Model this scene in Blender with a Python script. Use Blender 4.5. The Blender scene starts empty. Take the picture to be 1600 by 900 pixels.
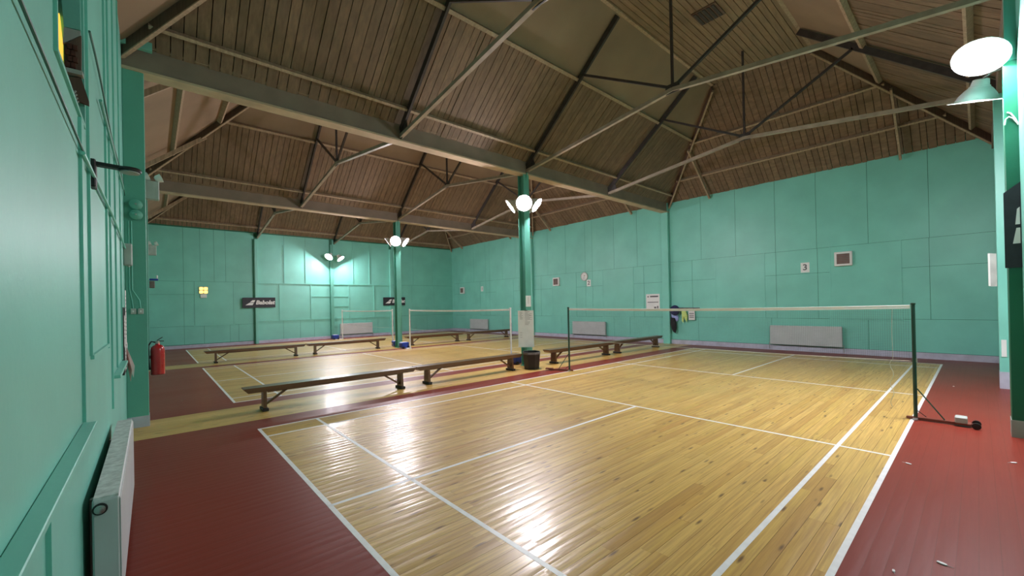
import bpy, bmesh, math, random
from mathutils import Matrix, Vector
random.seed(7)
S = bpy.context.scene
COL = S.collection
R = math.radians

# ------------------------------------------------------------------ camera
cam_d = bpy.data.cameras.new('camera')
cam = bpy.data.objects.new('camera', cam_d); COL.objects.link(cam); S.camera = cam
CX, CY, CZ, YAW, PIT, ROL, FPX, PPX, PPY = -1.10166, -0.59783, 1.67179, 0.85272, 0.00431, -0.0209, 640.6, 795.64, 473.5
_f = Vector((math.cos(PIT)*math.cos(YAW), math.cos(PIT)*math.sin(YAW), math.sin(PIT)))
_r = Vector((math.sin(YAW), -math.cos(YAW), 0)); _u = _r.cross(_f)
_r2 = _r*math.cos(ROL)+_u*math.sin(ROL); _u2 = -_r*math.sin(ROL)+_u*math.cos(ROL)
cam.matrix_world = Matrix(((_r2.x, _u2.x, -_f.x, CX), (_r2.y, _u2.y, -_f.y, CY), (_r2.z, _u2.z, -_f.z, CZ), (0, 0, 0, 1)))
cam_d.sensor_width = 36; cam_d.lens = FPX*36/1600
cam_d.shift_x = (800-PPX)/1600; cam_d.shift_y = (PPY-450)/1600
cam_d.clip_start = 0.02; cam_d.clip_end = 200

# ------------------------------------------------------------------ world, exposure
w = bpy.data.worlds.new('world'); S.world = w; w.use_nodes = True
w.node_tree.nodes['Background'].inputs[0].default_value = (0.02, 0.025, 0.04, 1)
w.node_tree.nodes['Background'].inputs[1].default_value = 0.3
S.view_settings.view_transform = 'Standard'; S.view_settings.look = 'None'
S.view_settings.gamma = 1; S.view_settings.use_curve_mapping = False
S.view_settings.exposure = 2.55
LAMP = 62.0            # emission of the reflector lamps
LAMP_COL = (1.0, 0.915, 0.985)

# ------------------------------------------------------------------ materials
MATS = {}
def nodes_of(name):
    m = bpy.data.materials.new(name); m.use_nodes = True
    nt = m.node_tree; b = nt.nodes['Principled BSDF']
    return m, nt, b
def N(nt, t, **kw):
    n = nt.nodes.new(t)
    for k, v in kw.items(): setattr(n, k, v)
    return n
def mapped(nt, scale, src='Position'):
    g = N(nt, 'ShaderNodeNewGeometry') if src == 'Position' else N(nt, 'ShaderNodeTexCoord')
    mp = N(nt, 'ShaderNodeMapping'); mp.inputs['Scale'].default_value = scale
    nt.links.new(g.outputs[src], mp.inputs['Vector']); return mp.outputs[0]
def noise(nt, vec, sc, detail=3, rough=.5):
    n = N(nt, 'ShaderNodeTexNoise'); n.inputs['Scale'].default_value = sc
    n.inputs['Detail'].default_value = detail; n.inputs['Roughness'].default_value = rough
    nt.links.new(vec, n.inputs['Vector']); return n.outputs['Fac']
def ramp(nt, fac, stops):
    r = N(nt, 'ShaderNodeValToRGB'); e = r.color_ramp.elements
    while len(e) < len(stops): e.new(.5)
    for i, (p, c) in enumerate(stops):
        e[i].position = p; e[i].color = (*c, 1) if len(c) == 3 else c
    nt.links.new(fac, r.inputs[0]); return r.outputs[0]
def math_(nt, op, a, b=None, c=None):
    n = N(nt, 'ShaderNodeMath', operation=op)
    for i, v in enumerate((a, b, c)):
        if v is None: continue
        if isinstance(v, (int, float)): n.inputs[i].default_value = v
        else: nt.links.new(v, n.inputs[i])
    return n.outputs[0]
def mixc(nt, fac, a, b, mode='MIX'):
    n = N(nt, 'ShaderNodeMix', data_type='RGBA', blend_type=mode)
    for sock, v in ((n.inputs[0], fac), (n.inputs[6], a), (n.inputs[7], b)):
        if isinstance(v, (int, float)): sock.default_value = v
        elif isinstance(v, tuple): sock.default_value = (*v, 1) if len(v) == 3 else v
        else: nt.links.new(v, sock)
    return n.outputs[2]
def bump(nt, b, h, strength, dist=.01):
    n = N(nt, 'ShaderNodeBump'); n.inputs['Strength'].default_value = strength; n.inputs['Distance'].default_value = dist
    nt.links.new(h, n.inputs['Height']); nt.links.new(n.outputs[0], b.inputs['Normal'])
def mat(name, col, rough=.5, metal=0, var=.12, sc=6, bmp=0, scale=(1, 1, 1), coat=0):
    m, nt, b = nodes_of(name); MATS[name] = m
    f = noise(nt, mapped(nt, scale), sc, 4)
    lo = tuple(c*(1-var) for c in col); hi = tuple(min(1, c*(1+var)) for c in col)
    nt.links.new(ramp(nt, f, [(.3, lo), (.7, hi)]), b.inputs['Base Color'])
    b.inputs['Roughness'].default_value = rough; b.inputs['Metallic'].default_value = metal
    if coat: b.inputs['Coat Weight'].default_value = coat; b.inputs['Coat Roughness'].default_value = .1
    if bmp: bump(nt, b, f, bmp)
    return m
def emit(name, col, st):
    m, nt, b = nodes_of(name); MATS[name] = m
    b.inputs['Base Color'].default_value = (*col, 1)
    b.inputs['Emission Color'].default_value = (*col, 1); b.inputs['Emission Strength'].default_value = st
    return m

def wall_mat(name, col, rough=.42):
    m, nt, b = nodes_of(name); MATS[name] = m
    p = mapped(nt, (1, 1, 1))
    f = noise(nt, p, 1.3, 4); g = noise(nt, p, 28, 3)
    c = ramp(nt, f, [(.25, tuple(x*.9 for x in col)), (.75, tuple(x*1.08 for x in col))])
    gi = N(nt, 'ShaderNodeNewGeometry')
    c = mixc(nt, math_(nt, 'MULTIPLY', gi.outputs['Random Per Island'], .1), c, tuple(x*.6 for x in col))
    nt.links.new(c, b.inputs['Base Color'])
    b.inputs['Roughness'].default_value = rough
    bump(nt, b, math_(nt, 'ADD', g, math_(nt, 'MULTIPLY', f, 2.0)), .22, .004)
wall_mat('wall', (.205, .60, .495))
wall_mat('wall_batten', (.215, .62, .515))
wall_mat('steel_green', (.13, .43, .335), .4)
wall_mat('dark_green', (.012, .16, .085), .4)
mat('skirting', (.50, .50, .60), .5)

WB = 6.1/64
def floor_mat(name, red):
    m, nt, b = nodes_of(name); MATS[name] = m
    g = N(nt, 'ShaderNodeNewGeometry'); sp = N(nt, 'ShaderNodeSeparateXYZ'); nt.links.new(g.outputs['Position'], sp.inputs[0])
    yr = math_(nt, 'DIVIDE', sp.outputs[1], WB); row = math_(nt, 'FLOOR', yr); fy = math_(nt, 'FRACT', yr)
    wn = N(nt, 'ShaderNodeTexWhiteNoise', noise_dimensions='1D'); nt.links.new(row, wn.inputs['W'])
    seg = math_(nt, 'FLOOR', math_(nt, 'ADD', math_(nt, 'DIVIDE', sp.outputs[0], 3.3), math_(nt, 'MULTIPLY', wn.outputs['Value'], 7.0)))
    cb = N(nt, 'ShaderNodeCombineXYZ'); nt.links.new(row, cb.inputs[0]); nt.links.new(seg, cb.inputs[1])
    wn2 = N(nt, 'ShaderNodeTexWhiteNoise', noise_dimensions='2D'); nt.links.new(cb.outputs[0], wn2.inputs['Vector'])
    oi = N(nt, 'ShaderNodeObjectInfo')
    rnd = math_(nt, 'FRACT', math_(nt, 'ADD', wn2.outputs['Value'], oi.outputs['Random']))
    off = N(nt, 'ShaderNodeCombineXYZ'); nt.links.new(math_(nt, 'MULTIPLY', rnd, 31.0), off.inputs[0]); nt.links.new(math_(nt, 'MULTIPLY', rnd, 17.0), off.inputs[2])
    pv = N(nt, 'ShaderNodeVectorMath', operation='ADD'); nt.links.new(g.outputs['Position'], pv.inputs[0]); nt.links.new(off.outputs[0], pv.inputs[1])
    def mp(sc):
        k = N(nt, 'ShaderNodeMapping'); k.inputs['Scale'].default_value = sc; nt.links.new(pv.outputs[0], k.inputs['Vector']); return k.outputs[0]
    grain = noise(nt, mp((1.1, 34, 1)), 1.6, 5, .6)
    broad = noise(nt, mapped(nt, (.35, .5, 1)), 1.0, 3)
    if red:
        base = ramp(nt, grain, [(.2, (.205, .027, .015)), (.8, (.255, .038, .022))])
        base = mixc(nt, math_(nt, 'MULTIPLY', broad, .3), base, (.15, .016, .012))
    else:
        tone = ramp(nt, rnd, [(0, (.50, .285, .068)), (.3, (.645, .41, .108)), (.65, (.70, .455, .13)), (.85, (.62, .405, .095)), (1, (.56, .31, .075))])
        base = mixc(nt, ramp(nt, grain, [(.38, (0, 0, 0)), (.72, (.75, .75, .75))]), tone, (.33, .17, .045))
        v = N(nt, 'ShaderNodeTexVoronoi'); v.inputs['Scale'].default_value = 1.0; nt.links.new(mp((3.0, 14, 1)), v.inputs['Vector'])
        sc_ = N(nt, 'ShaderNodeSeparateColor'); nt.links.new(v.outputs['Color'], sc_.inputs[0])
        kn = math_(nt, 'MULTIPLY', ramp(nt, v.outputs['Distance'], [(.08, (1, 1, 1)), (.22, (0, 0, 0))]), math_(nt, 'GREATER_THAN', sc_.outputs[0], .42))
        base = mixc(nt, math_(nt, 'MULTIPLY', kn, .85), base, (.09, .036, .010))
        base = mixc(nt, math_(nt, 'MULTIPLY', ramp(nt, broad, [(.45, (0, 0, 0)), (.7, (1, 1, 1))]), .25), base, (.50, .36, .10))
    gap = math_(nt, 'MAXIMUM', math_(nt, 'LESS_THAN', fy, .02), math_(nt, 'GREATER_THAN', fy, .98))
    base = mixc(nt, math_(nt, 'MULTIPLY', gap, .25 if red else .3), base, (.05, .025, .01))
    nt.links.new(base, b.inputs['Base Color'])
    rip = noise(nt, mp((1.6, 11, 1)), 1.0, 2)
    rn = noise(nt, mapped(nt, (.6, .9, 1)), 1.0, 2)
    nt.links.new(math_(nt, 'ADD', math_(nt, 'MULTIPLY', rn, .14), .34 if not red else .36), b.inputs['Roughness'])
    h = math_(nt, 'ADD', math_(nt, 'MULTIPLY', rip, 1.0), math_(nt, 'MULTIPLY', math_(nt, 'SINE', math_(nt, 'MULTIPLY', fy, math.pi)), .22))
    bump(nt, b, h, .62 if not red else .35, .009)
    b.inputs['Coat Weight'].default_value = .22 if not red else .08; b.inputs['Coat Roughness'].default_value = .17
    nt.links.new(b.inputs['Normal'].links[0].from_socket, b.inputs['Coat Normal'])
    b.inputs['Specular IOR Level'].default_value = .5 if not red else .25
floor_mat('boards', False); floor_mat('redfloor', True)
mat('line', (.80, .80, .80), .4, var=.06, sc=14)

def timber(name, col, var=.35, scale=(18, 18, 1.2), rough=.7, bmp=.25, isl=.5, coat=0):
    m, nt, b = nodes_of(name); MATS[name] = m
    f = noise(nt, mapped(nt, scale), 1.5, 5, .6)
    d = noise(nt, mapped(nt, (1, 1, 1)), .9, 4)
    gi = N(nt, 'ShaderNodeNewGeometry'); oi = N(nt, 'ShaderNodeObjectInfo')
    rnd = math_(nt, 'FRACT', math_(nt, 'ADD', gi.outputs['Random Per Island'], oi.outputs['Random']))
    c = ramp(nt, f, [(.25, tuple(x*(1-var) for x in col)), (.75, tuple(x*(1+var) for x in col))])
    c = mixc(nt, math_(nt, 'MULTIPLY', rnd, isl), c, tuple(x*.55 for x in col))
    c = mixc(nt, ramp(nt, d, [(.55, (0, 0, 0)), (.75, (.4, .4, .4))]), c, tuple(x*.5 for x in col))
    nt.links.new(c, b.inputs['Base Color']); b.inputs['Roughness'].default_value = rough
    if coat: b.inputs['Coat Weight'].default_value = coat; b.inputs['Coat Roughness'].default_value = .2
    bump(nt, b, f, bmp, .004)
timber('roof_board', (.225, .147, .09), scale=(12, 3, 3))
timber('roof_flat', (.29, .20, .12), scale=(1.5, 14, 3))
timber('purlin', (.42, .31, .21), isl=.2)
timber('hip_timber', (.14, .085, .06), isl=.2)
mat('ceiling_panel', (.29, .205, .135), .8, var=.1, sc=1.2, bmp=.1)
mat('beam', (.235, .178, .138), .75, var=.15, sc=2, bmp=.1)
mat('beam_flange', (.52, .40, .27), .7, var=.15, sc=3)
mat('truss_dark', (.045, .035, .033), .55, var=.25, sc=8)
mat('truss_tie', (.33, .26, .20), .5, var=.2, sc=5)
mat('shell', (.03, .022, .018), .9)
timber('bench_wood', (.135, .058, .022), scale=(1.2, 20, 20), rough=.35, isl=.25, coat=.3)
mat('bench_foot', (.02, .016, .014), .6)
mat('white_paint', (.78, .78, .76), .4, var=.05)
mat('rad', (.50, .53, .53), .45, var=.06, sc=3)
mat('rad_top', (.60, .62, .61), .5, var=.25, sc=30)
mat('black', (.014, .011, .013), .45, var=.2)
mat('dark_cloth', (.012, .012, .018), .9, var=.3, sc=30)
mat('navy', (.02, .025, .09), .85, var=.3, sc=30)
mat('lilac', (.42, .46, .85), .85, var=.15, sc=30)
mat('lime', (.62, .78, .25), .8, var=.15, sc=30)
mat('banner', (.018, .02, .028), .55, var=.2, sc=10)
mat('paper', (.78, .78, .77), .8, var=.04)
mat('ink', (.12, .12, .13), .8, var=.2)
mat('red_ink', (.55, .10, .06), .8)
mat('pale_red', (.62, .35, .30), .8)
mat('ext_red', (.42, .008, .012), .25, var=.08, coat=.5)
mat('blue_box', (.01, .045, .34), .4, var=.15)
mat('post_green', (.022, .065, .047), .35, .2)
mat('post_white', (.82, .82, .80), .35)
mat('metal', (.45, .45, .44), .35, .8)
mat('rust', (.20, .055, .035), .6, var=.25)
mat('tape', (.93, .93, .94), .7, var=.05)
mat('net', (.10, .11, .10), .8)
mat('cord', (.62, .62, .50), .8)
mat('lamp_shade', (.88, .86, .87), .35, var=.05)
mat('cable', (.12, .40, .32), .5)
mat('cable_dark', (.03, .12, .09), .5)
mat('cable_white', (.75, .78, .75), .5)
mat('grey_box', (.42, .45, .42), .5)
mat('vent', (.16, .13, .12), .6)
mat('reflection_block', (.10, .035, .022), .85, var=.3, sc=12, bmp=.3)
mat('bin_rim', (.16, .14, .15), .35)
m_, nt_, b_ = nodes_of('glass'); MATS['glass'] = m_
nt_.links.new(ramp(nt_, noise(nt_, mapped(nt_, (1, 1, 1)), 3, 2), [(.3, (.10, .12, .11)), (.7, (.14, .16, .15))]), b_.inputs['Base Color'])
b_.inputs['Roughness'].default_value = .04; b_.inputs['Transmission Weight'].default_value = .6
emit('lamp_lens', LAMP_COL, LAMP)
emit('amber', (1.0, .60, .13), .5)
emit('spot_led', (1.0, .97, .9), 6.0)
emit('amber_pane', (1.0, .52, .07), .22)

# ------------------------------------------------------------------ mesh helpers
class MB:
    def __init__(s): s.v = []; s.f = []; s.m = []
    def add(s, vs, fs, mi=0):
        o = len(s.v); s.v += [tuple(v) for v in vs]; s.f += [tuple(i+o for i in f) for f in fs]; s.m += [mi]*len(fs); return s
    def box(s, x0, x1, y0, y1, z0, z1, mi=0):
        return s.add([(x0, y0, z0), (x1, y0, z0), (x1, y1, z0), (x0, y1, z0), (x0, y0, z1), (x1, y0, z1), (x1, y1, z1), (x0, y1, z1)],
                     [(3, 2, 1, 0), (4, 5, 6, 7), (0, 1, 5, 4), (1, 2, 6, 5), (2, 3, 7, 6), (3, 0, 4, 7)], mi)
    def prism(s, pts, d, mi=0):            # polygon pts extruded by vector d
        n = len(pts); a = [Vector(p) for p in pts]; d = Vector(d)
        return s.add(a+[p+d for p in a], [tuple(range(n))[::-1], tuple(range(n, 2*n))]+[(i, (i+1) % n, n+(i+1) % n, n+i) for i in range(n)], mi)
    def bar(s, a, b, w, h, up=(0, 0, 1), mi=0):   # rectangular bar from a to b
        a = Vector(a); b = Vector(b); d = (b-a).normalized(); up = Vector(up)
        sx = d.cross(up); sx = (sx if sx.length > 1e-5 else d.cross(Vector((1, 0, 0)))).normalized(); u = sx.cross(d).normalized()
        c = [sx*(w/2)*i+u*(h/2)*j for i, j in ((-1, -1), (1, -1), (1, 1), (-1, 1))]
        return s.prism([a+k for k in c], b-a, mi)
    def tube(s, pts, r, n=10, mi=0, cap=True):
        pts = [Vector(p) for p in pts]; rs = r if isinstance(r, (list, tuple)) else [r]*len(pts); ring = []; prev = None
        for i, p in enumerate(pts):
            t = (pts[min(i+1, len(pts)-1)]-pts[max(i-1, 0)]).normalized()
            if prev is None:
                x = t.cross(Vector((0, 0, 1))); x = x if x.length > 1e-4 else t.cross(Vector((1, 0, 0)))
            else: x = prev-t*prev.dot(t)
            x.normalize(); prev = x; y = t.cross(x)
            ring.append([p+(x*math.cos(2*math.pi*k/n)+y*math.sin(2*math.pi*k/n))*rs[i] for k in range(n)])
        vs = [v for g in ring for v in g]; fs = []
        for i in range(len(pts)-1):
            for k in range(n): fs.append((i*n+k, i*n+(k+1) % n, (i+1)*n+(k+1) % n, (i+1)*n+k))
        if cap: fs += [tuple(range(n))[::-1], tuple(range((len(pts)-1)*n, len(pts)*n))]
        return s.add(vs, fs, mi)
    def lathe(s, prof, n=24, axis=None, mi=0, cap=True):   # prof (r,z); axis = 4x4 matrix
        M = axis or Matrix(); vs = []; fs = []
        for r, z in prof:
            for k in range(n): vs.append(M @ Vector((r*math.cos(2*math.pi*k/n), r*math.sin(2*math.pi*k/n), z)))
        for i in range(len(prof)-1):
            for k in range(n): fs.append((i*n+k, i*n+(k+1) % n, (i+1)*n+(k+1) % n, (i+1)*n+k))
        if cap: fs += [tuple(range(n))[::-1], tuple(range((len(prof)-1)*n, len(prof)*n))]
        return s.add(vs, fs, mi)
    def build(s, name, m, parent=None, loc=None, smooth=False, bevel=0):
        me = bpy.data.meshes.new(name); me.from_pydata(s.v, [], s.f)
        ms = m if isinstance(m, (list, tuple)) else [m]
        for k in ms: me.materials.append(MATS[k])
        for p, i in zip(me.polygons, s.m): p.material_index = i; p.use_smooth = smooth
        bm = bmesh.new(); bm.from_mesh(me); bmesh.ops.recalc_face_normals(bm, faces=bm.faces)
        if bevel: bmesh.ops.bevel(bm, geom=bm.edges[:], offset=bevel, segments=1, affect='EDGES')
        bm.to_mesh(me); bm.free()
        if smooth:
            try: me.set_sharp_from_angle(angle=R(40))
            except Exception: pass
        o = bpy.data.objects.new(name, me); COL.objects.link(o)
        if parent: o.parent = parent
        if loc: o.location = loc
        return o
def tag(o, label=None, cat=None, group=None, kind=None):
    if label: o['label'] = label
    if cat: o['category'] = cat
    if group: o['group'] = group
    if kind: o['kind'] = kind
    return o
def thing(name, label, cat, loc=(0, 0, 0), rz=0, group=None):
    o = bpy.data.objects.new(name, None); COL.objects.link(o); o.location = loc; o.rotation_euler = (0, 0, rz)
    o.empty_display_size = .1
    return tag(o, label, cat, group)
def dup(root, loc, rz=0, label=None, mirror=False):
    r = root.copy(); COL.objects.link(r); r.location = loc; r.rotation_euler = (0, 0, rz)
    if label: r['label'] = label
    for ch in list(root.children):
        c = ch.copy(); COL.objects.link(c); c.parent = r
        for g in list(ch.children):
            d = g.copy(); COL.objects.link(d); d.parent = c
    return r
UNIT = {}
def slab(name, m, parent, x0, x1, y0, y1, z0, z1):          # box sharing one unit mesh per material
    if m not in UNIT:
        me = bpy.data.meshes.new('unit_'+m); b = MB().box(-.5, .5, -.5, .5, -.5, .5); me.from_pydata(b.v, [], b.f); me.materials.append(MATS[m]); UNIT[m] = me
    o = bpy.data.objects.new(name, UNIT[m]); COL.objects.link(o); o.parent = parent
    o.location = ((x0+x1)/2, (y0+y1)/2, (z0+z1)/2); o.scale = (x1-x0, y1-y0, z1-z0); return o
def text(s, size, depth=.002, shear=0, bold=0, m='white_paint', name='lettering', parent=None, mtx=None):
    cu = bpy.data.curves.new('t', 'FONT'); cu.body = s; cu.size = size; cu.extrude = depth; cu.shear = shear; cu.offset = bold
    cu.align_x = 'CENTER'; cu.align_y = 'CENTER'; cu.resolution_u = 3
    t = bpy.data.objects.new('t', cu); COL.objects.link(t)
    me = bpy.data.meshes.new_from_object(t, depsgraph=bpy.context.evaluated_depsgraph_get())
    bpy.data.objects.remove(t); me.materials.clear(); me.materials.append(MATS[m]); me.name = name
    if mtx: me.transform(mtx)
    o = bpy.data.objects.new(name, me); COL.objects.link(o)
    if parent: o.parent = parent
    return o
# frames for flat things on a wall: local x = to the right as seen, y = up, z = out of the wall
def face(origin, right):
    r = Vector(right).normalized(); u = Vector((0, 0, 1)); n = r.cross(u)
    return Matrix(((r.x, u.x, n.x, origin[0]), (r.y, u.y, n.y, origin[1]), (r.z, u.z, n.z, origin[2]), (0, 0, 0, 1)))
RIGHT_R = (0, -1, 0)     # on wall_right, seen from inside
RIGHT_B = (1, 0, 0)      # on wall_back
def bld(mb, M, *a, **k):
    mb.v = [tuple(M @ Vector(v)) for v in mb.v]; return mb.build(*a, **k)

XL, XR, YN, YB, ZE = -1.38, 14.45, -.95, 23.1, 5.55
Y1, Y2 = 7.55, 15.25                       # the two gutter beams
COLX = 6.62

# ================================================================== floor
mb = MB()
reds = [(XL, 0, YN, 6.65), (0, XR, YN, 0), (13.4, XR, 0, 6.1), (0, XR, 6.1, 6.65), (XL, XR, 7.85, 8.3), (XL, 0, 8.3, 14.4), (13.4, XR, 8.3, 14.4),
        (XL, XR, 14.4, 14.85), (XL, XR, 15.85, 16.0), (XL, 0, 16, 22.1), (13.4, XR, 16, 22.1), (XL, XR, 22.1, YB)]
for x0, x1, y0, y1 in reds: mb.box(x0, x1, y0, y1, -.03, 0)
mb.box(XL-.2, XR+.2, YN-.2, YB+.2, -.12, -.03, 1)
floor = tag(mb.build('floor', ['redfloor', 'shell']), 'red painted floor with varnished pine courts', kind='structure')
mb = MB()
for x0, x1, y0, y1 in [(XL, XR, 6.65, 7.85), (0, 13.4, 8.3, 14.4), (XL, XR, 14.85, 15.85), (0, 13.4, 16, 22.1)]: mb.box(x0, x1, y0, y1, -.03, 0)
tag(mb.build('court_boards', 'boards', floor), 'varnished pine boards of the farther courts', kind='stuff')
for i in range(64):
    x = 0; cuts = [0]
    first = random.uniform(.9, 4.2)
    x = first
    while x < 12.2: cuts.append(x); x += random.uniform(3.2, 4.6)
    cuts.append(13.4)
    for a, b2 in zip(cuts, cuts[1:]):
        slab('floorboard', 'boards', floor, a+.0008, b2-.0008, i*WB+.0008, (i+1)*WB-.0008, -.03, 0)
LW = .04
def court(y0):
    L = []
    for y in (0, 6.1-LW, .46, 6.1-.46-LW): L.append((0, 13.4, y, y+LW))
    for x in (0, 13.4-LW, .76, 13.4-.76-LW, 4.72, 8.68-LW): L.append((x, x+LW, 0, 6.1))
    L.append((0, 4.72, 3.05-LW/2, 3.05+LW/2)); L.append((8.68, 13.4, 3.05-LW/2, 3.05+LW/2))
    for k, (a, b2, c, d) in enumerate(L):
        slab('court_line', 'line', floor, a, b2, y0+c, y0+d, -.001, .0008+.0002*(k > 3))
for y0 in (0, 8.3, 16.0): court(y0)

# ================================================================== walls
def groove_wall(name, label, shell, m='wall'):
    return tag(shell.build(name, m), label, kind='structure')
wr = groove_wall('wall_right', 'turquoise panelled wall with numbered court signs', MB().box(XR, XR+.2, YN-.2, YB+.2, 0, 5.75), 'dark_green')  # dark green shell puts the shade of the panel grooves into colour
wbk = groove_wall('wall_back', 'turquoise panelled end wall with two sponsor banners', MB().box(XL-.2, XR+.2, YB, YB+.2, 0, 5.75), 'dark_green')  # same dark backing, groove shade painted in between the panels
wl = groove_wall('wall_left', 'turquoise side wall with a radiator and cables', MB().box(XL-.2, XL, YN-.2, 1.8, 0, 5.75).box(XL-.2, XL, 2.73, YB+.2, 0, 5.75).box(XL-.2, XL, 1.8, 2.73, 0, 2.72).box(XL-.2, XL, 1.8, 2.73, 3.9, 5.75))
wn_ = groove_wall('wall_front', 'turquoise wall behind the steel columns', MB().box(XL-.2, XR+.2, YN-.2, YN, 0, 5.75))
G = .0045
def panelR(y0, y1, z0, z1, t=.010):
    slab('wall_panel', 'wall', wr, XR-t-random.uniform(0, .003), XR+.01, min(y0, y1)+G, max(y0, y1)-G, z0+G, z1-G)
def panelB(x0, x1, z0, z1, t=.010):
    slab('wall_panel', 'wall', wbk, x0+G, x1-G, YB-t-random.uniform(0, .003), YB+.01, z0+G, z1-G)
def rowR(cuts, z0, z1, t=.010):
    for a, b2 in zip(cuts, cuts[1:]): panelR(a, b2, z0, z1, t)
def rowB(cuts, z0, z1, t=.010):
    for a, b2 in zip(cuts, cuts[1:]): panelB(a, b2, z0, z1, t)
def coverR(y0, y1, z0=1.05, z1=3.22):
    panelR(y0, y1, z0, z1, .016)
    slab('window_sill', 'wall_batten', wr, XR-.026, XR+.01, y1-.05, y0+.05, z0-.03, z0)
    slab('batten', 'wall_batten', wr, XR-.024, XR+.01, y1-.012, y1+.012, z0, z1); slab('batten', 'wall_batten', wr, XR-.024, XR+.01, y0-.012, y0+.012, z0, z1)
def sectionR(d, k):         # d = offset of the bay along the wall
    if k == 0:
        rowR([7.42, 6.2, 5.0, 3.78, 2.67, 1.46, .23, YN], 3.22, 5.6)
        rowR([7.42, 6.56, 5.7], 2.46, 3.22); rowR([4.12, 3.78, 2.66, 2.35], 2.46, 3.22); rowR([.79, .24, YN], 2.46, 3.22)
        rowR([7.42, 6.56, 5.7], 1.05, 2.46); rowR([4.12, 3.78, 2.66, 2.35], 1.05, 2.46); rowR([.79, .24, YN], 1.05, 2.46)
        rowR([7.42, 6.36, 3.94, 1.5, YN], .17, 1.05); coverR(5.7, 4.12); coverR(2.35, .79)
    else:
        rowR([c+d for c in (15.12, 14.08, 12.86, 11.65, 11.24, 10.04, 8.88, 7.72)], 3.17, 5.6)
        rowR([c+d for c in (15.12, 14.6, 13.78)], 2.46, 3.17); rowR([c+d for c in (12.23, 11.65, 11.24, 10.66)], 2.46, 3.17); rowR([c+d for c in (9.1, 8.6, 7.72)], 2.46, 3.17)
        rowR([c+d for c in (15.12, 14.6, 13.78)], 1.05, 2.46); rowR([c+d for c in (12.23, 11.65, 11.24, 10.66)], 1.05, 2.46); rowR([c+d for c in (9.1, 8.6, 7.72)], 1.05, 2.46)
        rowR([c+d for c in (15.12, 13.2, 10.1, 9.3, 7.72)], .17, 1.05); coverR(13.78+d, 12.23+d, 1.05, 3.17); coverR(10.66+d, 9.1+d, 1.05, 3.17)
sectionR(0, 0); sectionR(0, 1); sectionR(7.7, 1); rowR([YB, 22.82], .17, 5.6)
for n_, y_ in (('trim_1', 7.43), ('trim_2', 15.13)): tag(MB().box(XR-.16, XR-.001, y_, y_+.28, 0, 5.6).build(n_, 'wall_batten', bevel=.006), 'turquoise wall pilaster under a roof beam', kind='structure')
# back wall
rowB([XL, .02, .63, 1.16, 1.61, 2.78], 3.05, 5.5); rowB([XL, .02, .4], 2.45, 3.05); rowB([1.9, 2.78], 1.0, 3.05); rowB([XL, .02, .4], 1.0, 2.45)
panelB(.4, 1.9, 1.0, 3.05, .022); slab('window_sill', 'wall_batten', wbk, .36, 1.94, YB-.05, YB+.01, .99, 1.02)
rowB([XL, .02, .75, 1.75, 2.1, 2.78], .17, 1.0)
for a, b2, ups, mids in ((2.92, 6.38, (4.14, 5.16), (3.9, 5.41)), (6.54, 9.9, (7.67, 8.65), (7.42, 8.9)), (10.05, XR, (11.5, 12.9), (11.4, 13))):
    rowB([a, *ups, b2], 3.03, 5.5); rowB([a, *mids, b2], 1.12, 3.03); rowB([a, (a+b2)/2-.6, (a+b2)/2+.2, (a+b2)/2+.9, b2], .15, 1.12)
    if b2 < 12:
        slab('batten', 'wall_batten', wbk, a, b2, YB-.05, YB+.01, 3.0, 3.05); slab('batten', 'wall_batten', wbk, a, b2, YB-.035, YB+.01, 1.10, 1.14)
        for u in ups: slab('batten', 'wall_batten', wbk, u-.025, u+.025, YB-.04, YB+.01, 3.05, 5.0)
        for u in mids: slab('batten', 'wall_batten', wbk, u-.025, u+.025, YB-.04, YB+.01, 1.14, 3.0)
for x0, x1, z in ((5.44, 6.38, 2.35), (6.54, 7.4, 2.35), (6.54, 7.4, 1.8)): slab('batten', 'wall_batten', wbk, x0, x1, YB-.035, YB+.01, z-.02, z+.02)
for n_, x0, x1, dp, mm in (('trim_3', 2.8, 2.92, .14, 'wall_batten'), ('trim_4', 9.9, 10.04, .14, 'wall_batten'), ('trim_5', 6.38, 6.54, .2, 'steel_green'), ('trim_6', 2.755, 2.80, .16, 'dark_green')): tag(MB().box(x0, x1, YB-dp, YB-.001, 0, 5.2).build(n_, mm, bevel=.004), 'green post on the end wall', kind='structure')
# left wall battens, ledges
for y, wd, z0, z1 in ((2.56, .11, 1.1, 2.71), (2.9, .03, 1.42, 5.5), (4.2, .03, 1.38, 5.5), (4.62, .04, .8, 5.5), (5.35, .03, 1.1, 5.5), (6.3, .03, 1.1, 5.5), (.2, .03, .1, 1.08), (1.5, .03, .1, 1.08)):
    slab('batten', 'wall_batten', wl, XL-.01, XL+.014, y-wd/2, y+wd/2, z0, z1)
tag(MB().box(XL+.001, XL+.055, -.9, 2.5, 1.075, 1.1).build('trim_7', 'wall_batten', bevel=.003), 'long turquoise ledge above the white radiator wall', kind='structure')
tag(MB().box(XL+.001, XL+.055, 4.75, 6.34, 1.055, 1.085).build('trim_8', 'wall_batten', bevel=.003), 'short turquoise ledge before the notice board', kind='structure')
slab('batten', 'wall_batten', wl, XL-.01, XL+.016, 2.93, 4.18, 1.395, 1.42)
for i, (a, b2) in enumerate(((8.0, 10.2), (10.2, 12.5), (12.5, 15.0), (15.5, 18), (18, 20.5), (20.5, YB))):
    slab('wall_panel', 'wall', wl, XL-.01, XL+.012, a+G, b2-G, .17, 5.5)
for i, a in enumerate(range(-1, 14, 3)):
    slab('wall_panel', 'wall', wn_, max(XL, a)+G, min(XR, a+3)-G, YN-.01, YN+.012, .17, 5.5)
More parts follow.
